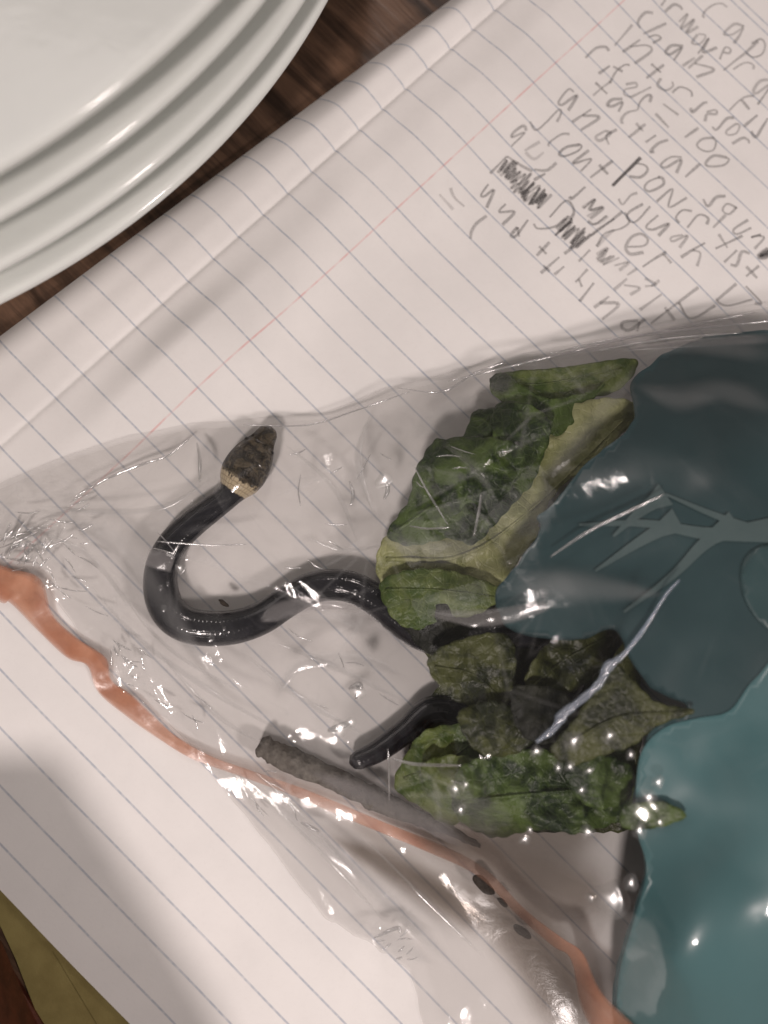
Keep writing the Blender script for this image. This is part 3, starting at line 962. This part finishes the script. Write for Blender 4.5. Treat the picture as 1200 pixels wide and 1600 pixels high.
fold([(820, 566), (940, 540), (1060, 516), (1220, 496)], (4, 10, 15, 20), .3, 'fold', .8)
fold([(960, 548), (1080, 536), (1220, 528)], (3, 8, 12), .3, 'fold', .7)
# twisted bright ridge of film with knots
P = np.array([(1062, 906), (1040, 930), (1008, 980), (975, 1022), (950, 1042), (936, 1068), (905, 1096), (880, 1116), (866, 1138), (838, 1160)], float)
Pc = catmull(P, 8)
z = film_z(Pc[:, 0], Pc[:, 1]) + .6
rr = np.interp(np.linspace(0, 1, len(Pc)), [0, .15, .35, .45, .5, .7, .8, 1], [.2, .35, .5, 1.15, .75, .8, 1.05, .35])
rr = rr * (1 + .2 * value_noise(np.stack([np.arange(len(Pc)) * 10., np.arange(len(Pc)) * 0.], 1), 18, 4))
V, F = tube(U(Pc[:, 0], Pc[:, 1], z), rr, 12)
mesh_obj("twisted_ridge", V, F, M['ridge'], bag, attrs={"crisp": np.ones(len(V))})

# water drops beaded on the film, the larger ones shaped as glint facets
drops = [(720, 1265, 9), (712, 1232, 13), (728, 1226, 6), (820, 1311, 10), (828, 1296, 6), (918, 1300, 12), (908, 1235, 8), (890, 1198, 9), (872, 1200, 8), (920, 1204, 7), (998, 1298, 14), (1012, 1246, 15), (1028, 1222, 11), (1030, 1285, 9),
         (955, 1404, 30), (985, 1380, 14), (925, 1402, 9), (985, 1180, 9), (952, 1150, 12), (896, 1158, 16), (838, 1174, 10), (282, 888, 9), (292, 872, 4), (600, 752, 14), (560, 1082, 12), (532, 1138, 15), (548, 1128, 8), (251, 918, 4), (256, 950, 5), (262, 912, 3), (330, 998, 5), (350, 982, 3), (555, 925, 4), (300, 785, 3)]
s = np.linspace(0, 1, 7)
a = np.linspace(0, 2 * np.pi, 20, endpoint=False)
for (dx, dy, r) in drops:
    qx = dx + r * s[:, None] * np.cos(a)[None] * (1 + .15 * np.sin(2 * a + dx))[None]
    qy = dy + r * s[:, None] * np.sin(a)[None] * (1 + .18 * np.cos(3 * a + dy))[None]
    z0 = film_z(np.array([dx]), np.array([dy]))[0]
    ru = r * .156
    pc = U(dx, dy, z0)
    view = EYE - pc
    lam = np.array(bpy.data.objects["bulb_key" if (int(dx) + int(dy)) % 3 else "bulb_side"].location) / G - pc
    hv = view / np.linalg.norm(view) + lam / np.linalg.norm(lam)
    hv /= np.linalg.norm(hv)
    if r >= 6:
        # larger drop, its face tilted between camera and bulb to throw a glint
        w0 = U(qx, qy, z0) - pc
        z = z0 + .15 + ru * .30 - (hv[0] * w0[..., 0] + hv[1] * w0[..., 1]) / hv[2] + ru * .11 * (1 - 1.4 * s ** 2)[:, None]
    else:
        z = z0 + ru * .17 * (1 - s ** 2)[:, None] + .15 + 0 * qx
    z = np.maximum(z, film_z(qx, qy) + .05)
    W = U(qx, qy, z).reshape(-1, 3)
    F = []
    for i in range(6):
        for k in range(20):
            k2 = (k + 1) % 20
            F.append((i * 20 + k, (i + 1) * 20 + k, (i + 1) * 20 + k2, i * 20 + k2))
    mesh_obj("water_glint", W, F, M['drop'], bag)

# ------------------------------------------------------------------ snake
SP = [(424, 667), (408, 694), (390, 724), (373, 752), (356, 775), (330, 796), (300, 819), (271, 848), (253, 885), (252, 925), (265, 957), (291, 976), (327, 982), (370, 979), (410, 965), (445, 942), (480, 922), (513, 914), (550, 918), (588, 938), (622, 967), (660, 992),
      (715, 1004), (775, 990), (835, 990), (880, 1012), (893, 1055), (862, 1098), (800, 1120), (735, 1118), (676, 1108), (634, 1142), (590, 1174), (546, 1193)]
SC = catmull(SP, 14)
L = np.r_[0, np.cumsum(np.linalg.norm(np.diff(SC, axis=0), axis=1))]
tot = L[-1]
st = np.r_[np.linspace(0, 16, 12)[:-1], np.linspace(16, 130, 50)[:-1], np.linspace(130, tot - 14, 260)[:-1], tot - 14 + 14 * np.sin(np.linspace(0, np.pi / 2, 8))]
cx = np.interp(st, L, SC[:, 0])
cy = np.interp(st, L, SC[:, 1])
WID = [(0, 3), (2, 18), (5, 25), (10, 31), (18, 35), (26, 38), (34, 47), (40, 53),  (48, 60), (66, 67), (86, 68), (102, 62), (112, 50), (120, 41), (134, 37), (190, 42), (260, 46), (330, 52), (420, 53), (520, 49), (620, 48), (tot - 330, 46), (tot - 160, 40), (tot - 60, 34), (tot - 14, 28), (tot - 5, 21), (tot, 4)]
hw_ = np.interp(st, *np.array(WID).T) * .5 * .156
hk = np.ones(5) / 5
hs = np.convolve(np.pad(hw_, 2, mode='edge'), hk, 'valid')
hw_[12:-9] = hs[12:-9]
flat = np.interp(st, [0, 20, 60, 100, 125], [.62, .60, .62, .75, .95])
zc = np.interp(st, [0, 60, 120, 250, 640, 760, 850, 950, 1050, 1130, 1230, tot], [5.2, 5.4, 4.7, 4.3, 4.4, 6.5, 9, 11, 10, 8, 4.2, 3.4])
Pw = U(cx, cy, zc)
nr = 32
T = np.gradient(Pw, axis=0)
T /= np.linalg.norm(T, axis=1)[:, None]
S = np.cross(T, [0, 0, 1.0])
S /= np.linalg.norm(S, axis=1)[:, None]
Nn = np.cross(S, T)
a = np.linspace(0, 2 * np.pi, nr, endpoint=False)
ca, sa = np.cos(a), np.sin(a)
V, AL, AR = [], [], []
for i in range(len(st)):
    h = st[i] < 118
    t = st[i]
    side, upv = ca.copy(), sa.copy() * flat[i]
    if h:
        k = max(0, min(1, (118 - t) / 20))
        # head: flat crown, brow ridges, jowls
        upv = np.where(sa > 0, np.sign(sa) * np.abs(sa) ** (1 - .35 * k) * flat[i], sa * flat[i] * .8)
        brow = math.exp(-((t - 40) / 13) ** 2)
        upv = upv + .14 * brow * np.exp(-((np.abs(ca) - .62) / .2) ** 2) * (sa > 0)
        groove = math.exp(-((t - 27) / 2.4) ** 2)
        upv = upv - .20 * groove * (sa > .2)
        jowl = math.exp(-((t - 78) / 18) ** 2)
        side = side * (1 + .03 * jowl)
        mid = .07 * math.exp(-((t - 60) / 25) ** 2) * np.exp(-(ca / .12) ** 2) * (sa > 0)
        upv = upv - mid
    V.append(Pw[i] + hw_[i] * (side[:, None] * S[i] + upv[:, None] * Nn[i]))
    AL += [t] * nr
    AR += [abs(((x / (2 * np.pi) - .25 + .5) % 1) - .5) * 2 for x in a]
V = np.concatenate(V)
F = []
n = len(st)
for i in range(n - 1):
    for k in range(nr):
        k2 = (k + 1) % nr
        F.append((i * nr + k, i * nr + k2, (i + 1) * nr + k2, (i + 1) * nr + k))
F.append(tuple(range(nr))[::-1])
F.append(tuple((n - 1) * nr + k for k in range(nr)))
snake = mesh_obj("snake", V, F, M['snake'], attrs={"along": AL, "around": AR})
tag(snake, "small slate black snake with a mottled brown head and cream collar, curled inside the bag", "snake")
ie = int(np.argmin(np.abs(st - 36)))
bmv = None
for sgn in (-1, 1):
    c = Pw[ie] + hw_[ie] * (sgn * .84 * S[ie] + .22 * Nn[ie])
    bm = bmesh.new()
    bmesh.ops.create_uvsphere(bm, u_segments=16, v_segments=10, radius=.72)
    vv = np.array([tuple(q.co) for q in bm.verts]) + c
    ff = [[q.index for q in f.verts] for f in bm.faces]
    bm.free()
    mesh_obj("eye", vv, ff, M['eye'], snake)


# ------------------------------------------------------------------ leaves
def leaf(name, pts, z, mat, label, cat="leaf", tilt=(0, 0), wave=1.0, scallop=3.0, seed=1, rib=None, sp=5.0, per=26, group="green leaves inside the bag", thick=.2):
    P = catmull(pts, 10, True)
    d = np.r_[0, np.cumsum(np.linalg.norm(np.diff(P, axis=0), axis=1))]
    T = np.roll(P, -1, 0) - np.roll(P, 1, 0)
    T /= np.linalg.norm(T, axis=1)[:, None] + 1e-9
    Nn = np.stack([-T[:, 1], T[:, 0]], 1)
    q = scallop * (np.abs(np.sin(d / per * np.pi + seed)) - .5 + .5 * value_noise(np.stack([d, d * 0 + seed * 31.], 1), 30, seed))
    area = np.sum(P[:, 0] * np.roll(P[:, 1], -1) - np.roll(P[:, 0], -1) * P[:, 1])
    P = P - Nn * np.sign(area) * q[:, None]
    V2, F = fill_outline(P, sp)
    c = P.mean(0)

    def zz(Q):
        h = z + (Q[:, 0] - c[0]) * tilt[0] + (Q[:, 1] - c[1]) * tilt[1]
        h = h + wave * value_noise(Q, 55, seed) + wave * .7 * value_noise(Q, 24, seed + 1) + wave * .28 * value_noise(Q, 11, seed + 2)
        cap = H(Q[:, 0], Q[:, 1]) - (.9 if z > 50 else 2.6)
        return np.where(h > cap, cap + (0 if z > 50 else (h - cap) * .10), h)

    top = U(V2[:, 0], V2[:, 1], zz(V2))
    bot = top - [0, 0, thick]
    n = len(top)
    # rim between the two skins
    from collections import Counter
    ec = Counter()
    for f in F:
        for i in range(len(f)):
            e = (f[i], f[(i + 1) % len(f)])
            ec[tuple(sorted(e))] += 1
    FF = [f for f in F] + [tuple(i + n for i in f[::-1]) for f in F]
    for f in F:
        for i in range(len(f)):
            e = (f[i], f[(i + 1) % len(f)])
            if ec[tuple(sorted(e))] == 1:
                FF.append((e[1], e[0], e[0] + n, e[1] + n))
    o = mesh_obj(name, np.vstack([top, bot]), FF, mat)
    tag(o, label, cat, group)
    if rib:
        for rp, r0 in rib:
            Pm = catmull(rp, 8)
            W = U(Pm[:, 0], Pm[:, 1], zz(Pm) + .12)
            Vt, Ft = tube(W, np.linspace(r0, r0 * .3, len(W)), 7, .6)
            mesh_obj("vein", Vt, Ft, mat, o)
    return o


def c5(*p):
    return [(560 + x / 1.875, 500 + y / 1.875) for x, y in p]


def c6(*p):
    return [(380 + x / 1.6667, 880 + y / 1.6667) for x, y in p]


def c9(*p):
    return [(580 + x / 2.2222, 880 + y / 2.2222) for x, y in p]


TEAL = [(1052, 545), (1010, 575), (985, 600), (992, 648), (960, 690), (918, 722), (862, 790), (838, 806), (842, 830), (800, 892), (775, 930), (800, 985), (900, 1000), (960, 985), (985, 1030), (1020, 1075), (1075, 1108), (1020, 1140), (998, 1200), (990, 1280), (1008, 1350), (985, 1440), (962, 1520), (960, 1600), (990, 1720), (1200, 1780), (1420, 1700), (1500, 1300), (1500, 800), (1420, 560), (1250, 520), (1130, 522)]


def panel(name, pts, down, mat, parent, sp, jag=0.0, thick=.3, steps=10):
    """A sheet of printed film following the bag's upper face, DOWN units below it."""
    P = catmull(pts, steps, True)
    if jag:
        P = P + jag * np.stack([value_noise(P, 14, 91), value_noise(P, 14, 92)], 1)
    V2, F = fill_outline(P, sp)
    z = H(V2[:, 0], V2[:, 1]) - down + 1.1 * value_noise(V2, 130, 44) + .4 * value_noise(V2, 60, 45)
    top = U(V2[:, 0], V2[:, 1], z)
    n_ = len(top)
    k = len(P)
    FF = [tuple(f) for f in F] + [tuple(i_ + n_ for i_ in f[::-1]) for f in F] + [((i_ + 1) % k, i_, i_ + n_, (i_ + 1) % k + n_) for i_ in range(k)]
    return mesh_obj(name, np.vstack([top, top - [0, 0, thick]]), FF, mat, parent)


tp = panel("printed_panel", TEAL, 2.2, M['teal'], bag, 11, 2)
tp["label"] = "smooth dark teal printed film panel filling the right of the bag"
panel("print_shape", [(1090, 1122), (1040, 1136), (1004, 1172), (994, 1230), (996, 1300), (1010, 1360), (990, 1440), (968, 1520), (966, 1600), (996, 1700), (1200, 1760), (1410, 1680), (1480, 1300), (1480, 1010), (1260, 1000), (1180, 1060), (1140, 1110)], 2.0, M['turq'], tp, 12, 0, .1)
panel("print_shape", [(1160, 880), (1200, 850), (1290, 870), (1330, 940), (1290, 1010), (1210, 990), (1165, 940)], 2.0, M['teal_mid'], tp, 12, 0, .1)
for br in ([(1420, 850), (1280, 838), (1200, 832), (1120, 806), (1040, 772)], [(1210, 828), (1110, 834), (1010, 818), (905, 820)], [(1150, 816), (1100, 850), (1050, 900), (975, 956)], [(1060, 812), (1000, 846), (930, 892)], [(1040, 772), (1000, 800), (958, 838)]):
    C_ = catmull(br, 8)
    wv = np.interp(np.linspace(0, 1, len(C_)), [0, .25, 1], [20, 11, 2.0])
    T_ = np.gradient(C_, axis=0)
    T_ /= np.linalg.norm(T_, axis=1)[:, None]
    Nn_ = np.stack([-T_[:, 1], T_[:, 0]], 1)
    q2 = np.concatenate([C_[:, None] + Nn_[:, None] * (k_ * wv)[:, None, None] for k_ in (-1, -.33, .33, 1)], 1)
    z_ = H(q2[..., 0], q2[..., 1]) - 1.85 + 1.1 * value_noise(q2.reshape(-1, 2), 130, 44).reshape(q2.shape[:2]) + .4 * value_noise(q2.reshape(-1, 2), 60, 45).reshape(q2.shape[:2]) + rng.uniform(0, .06)
    mesh_obj("pale_branch", U(q2[..., 0], q2[..., 1], z_).reshape(-1, 3), grid_faces(len(C_), 4), M['branch'], tp)
leaf("green_leaf", c5((395, 170), (440, 152), (600, 138), (795, 112), (812, 150), (760, 205), (690, 225), (560, 232), (470, 205)), 9.5, M['leaf_mid'], "light olive leaf curled along the upper edge of the bag", wave=.7, scallop=1.5, seed=5, rib=[(c5((430, 190), (560, 185), (770, 140)), .4)])
leaf("green_leaf", c5((388, 168), (430, 155), (470, 185), (560, 230), (690, 205), (720, 190), (660, 265), (590, 335), (540, 320), (440, 250), (395, 215)), 12.5, M['leaf_dark'], "dark leaf with a round lobe just below the bag's upper edge", wave=.8, scallop=2, seed=6)
leaf("green_leaf", c5((345, 265), (310, 335), (250, 348), (222, 352), (190, 400), (165, 450), (150, 520), (110, 580), (85, 630), (150, 660), (270, 640), (335, 655), (400, 600), (470, 520), (515, 470), (560, 330), (560, 285), (450, 262)), 15.5, M['leaf_dark'],
     "dark green scalloped leaf right of the snake's head with creases of film across it", wave=1.3, scallop=3, seed=7, rib=[(c5((110, 620), (250, 520), (380, 420), (530, 300)), .5), (c5((250, 520), (260, 430), (230, 370)), .3), (c5((300, 480), (400, 520), (440, 540)), .3)])
leaf("green_leaf", c5((545, 285), (700, 232), (800, 238), (832, 265), (765, 345), (695, 430), (605, 475), (530, 590), (528, 625), (440, 745), (400, 805), (210, 780), (65, 770), (75, 640), (200, 600), (350, 540), (450, 430)), 11.5, M['leaf_pale'],
     "pale yellow green leaf showing between the dark scalloped leaf and the teal panel", wave=1.0, scallop=3, seed=8, tilt=(.012, 0), rib=[(c5((80, 700), (300, 690), (500, 560), (800, 270)), .6)])
leaf("green_leaf", c5((65, 770), (190, 728), (330, 752), (425, 800), (350, 860), (240, 880), (170, 905), (100, 870)), 13.5, M['leaf_mid'], "green leaf lying over the snake's back where it enters the leaves", wave=1.0, scallop=3, seed=9, rib=[(c5((80, 790), (220, 790), (400, 810)), .4)])
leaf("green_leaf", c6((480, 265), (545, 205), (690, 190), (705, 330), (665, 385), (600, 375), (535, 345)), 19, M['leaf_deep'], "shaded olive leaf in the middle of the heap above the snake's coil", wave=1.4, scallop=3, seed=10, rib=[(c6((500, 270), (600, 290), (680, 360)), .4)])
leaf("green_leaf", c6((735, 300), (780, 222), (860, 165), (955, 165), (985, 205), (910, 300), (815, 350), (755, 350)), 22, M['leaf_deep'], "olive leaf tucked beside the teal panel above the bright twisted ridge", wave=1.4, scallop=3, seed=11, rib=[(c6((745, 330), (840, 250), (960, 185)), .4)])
leaf("green_leaf", c6((430, 490), (480, 432), (560, 420), (655, 400), (668, 470), (650, 560), (610, 640), (540, 680), (470, 640), (395, 580)), 13.5, M['leaf_mid'], "green leaf beside the tip of the snake's tail", wave=1.2, scallop=3, seed=12, rib=[(c6((420, 560), (520, 520), (650, 430)), .45)])
leaf("green_leaf", c6((560, 540), (650, 500), (780, 488), (880, 520), (1005, 495), (1015, 640), (890, 700), (760, 695), (640, 712), (550, 650)), 19, M['leaf_dark'], "dark wet leaf at the bottom of the heap under beads of water", wave=1.6, scallop=4, seed=13, rib=[(c6((570, 620), (760, 600), (980, 580)), .5)])
leaf("green_leaf", c6((800, 482), (870, 400), (955, 270), (1010, 300), (1075, 362), (1172, 386), (1075, 425), (1010, 475), (920, 505), (850, 525)), 60, M['leaf_deep'], "pointed brownish green leaf lying over the edge of the teal panel", wave=1.2, scallop=3, seed=14, tilt=(.006, 0), rib=[(c6((850, 470), (980, 400), (1160, 386)), .5)])
leaf("green_leaf", c6((985, 640), (1040, 622), (1095, 622), (1156, 655), (1110, 680), (1050, 692), (990, 690)), 60, M['leaf_dark'], "small leaf tip poking past the beads of water onto the teal panel", wave=.6, scallop=2, seed=15)
leaf("green_leaf", [(640, 985), (700, 950), (800, 960), (950, 975), (1000, 1060), (1000, 1200), (990, 1290), (880, 1300), (740, 1290), (640, 1240), (650, 1120), (690, 1060)], 4.5, M['leaf_deep'], "lowest dark leaf under the whole heap and the snake's coil", wave=1.2, scallop=4, seed=16, sp=10)
leaf("green_leaf", c6((395, 70), (470, 40), (560, 70), (640, 150), (600, 215), (500, 240), (430, 180)), 12.5, M['leaf_shade'], "near-black leaf standing for the shade between the snake's back and the middle olive leaf", wave=1.2, scallop=3, seed=31)
leaf("green_leaf", c6((560, 395), (640, 360), (720, 390), (760, 450), (700, 500), (610, 490)), 21, M['leaf_deep'], "crumpled olive leaf just above the dark wet leaf", wave=1.6, scallop=3, seed=32)
leaf("green_leaf", c6((840, 520), (930, 500), (1010, 530), (1005, 610), (930, 640), (860, 600)), 25, M['leaf_dark'], "small dark green leaf under the row of water beads beside the teal panel", wave=1.6, scallop=3, seed=33)
leaf("green_leaf", c6((470, 520), (560, 500), (640, 540), (620, 610), (540, 640), (480, 600)), 17, M['leaf_mid'], "bright green leaf fold between the tail leaf and the wet leaf", wave=1.4, scallop=3, seed=34)
leaf("green_leaf", c6((700, 330), (780, 320), (850, 350), (880, 420), (800, 470), (720, 440)), 24, M['leaf_shade'], "shade black leaf standing for the dark gap left of the twisted ridge", wave=1.4, scallop=3, seed=35)
leaf("green_leaf", c5((215, 400), (300, 345), (430, 350), (500, 400), (455, 480), (380, 560), (330, 530), (270, 575), (235, 500)), 18.2, M['leaf_dark'], "crumpled leaf lying on top of the dark scalloped leaf", wave=2.2, scallop=4, seed=36, rib=[(c5((250, 370), (330, 430), (420, 500)), .35)])
leaf("green_leaf", c5((420, 240), (500, 250), (560, 300), (540, 400), (470, 440), (410, 370), (390, 290)), 18, M['leaf_dark'], "dark leaf fold against the pale yellow green leaf", wave=1.5, scallop=3, seed=37)
# ------------------------------------------------------------------ twig and crumbs
P = catmull([(405, 1162), (440, 1182), (520, 1216), (590, 1250), (645, 1274), (700, 1296), (750, 1322)], 10)
t = np.linspace(0, 1, len(P))
r = np.interp(t, [0, .03, .1, .4, .6, 1], [1.7, 2.5, 2.6, 2.8, 2.3, .5]) * (1 + .16 * value_noise(np.stack([t * 400, t * 0], 1), 18, 2) + .08 * value_noise(np.stack([t * 400, t * 0], 1), 7, 3))
z = np.interp(t, [0, .5, 1], [3.2, 3.6, 3.8])
V, F = tube(U(P[:, 0], P[:, 1], z), r, 14)
V = V + rng.normal(0, .10, V.shape)
tag(mesh_obj("twig", V, F, M['twig']), "grey brown twig lying inside the bag along the orange seal strip", "twig")
crumbs = [(755, 1383, 2.2, "long dark crumb of soil beside the orange strip"), (815, 1455, 1.6, "small round dark crumb near the lower end of the strip"), (690, 1292, 1.2, "tiny dark crumb between the twig and the lowest leaf"), (785, 1410, 1.0, "thin dark fleck just below the long crumb"), (350, 943, .9, "small dark fleck on the paper inside the snake's curve")]
for (dx, dy, r, lab) in crumbs:
    bm = bmesh.new()
    bmesh.ops.create_icosphere(bm, subdivisions=3, radius=1)
    vv = np.array([tuple(q.co) for q in bm.verts])
    ff = [[q.index for q in f.verts] for f in bm.faces]
    bm.free()
    vv = vv * (1 + .22 * value_noise(vv[:, :2] * 10 + vv[:, 2:] * 7, 6, int(dx)))[:, None]
    vv = vv * [r * 1.5, r * .6, r * .5]
    an = 0.1
    R2 = np.array([[math.cos(an), -math.sin(an), 0], [math.sin(an), math.cos(an), 0], [0, 0, 1]])
    hh = float(H(np.array([dx]), np.array([dy]))[0])
    tag(mesh_obj("soil_crumb", vv @ R2.T + U(dx, dy, max(1.4, min(hh - 2.2, 6))), ff, M['soil']), lab, "soil crumb", "crumbs of soil in the bag")
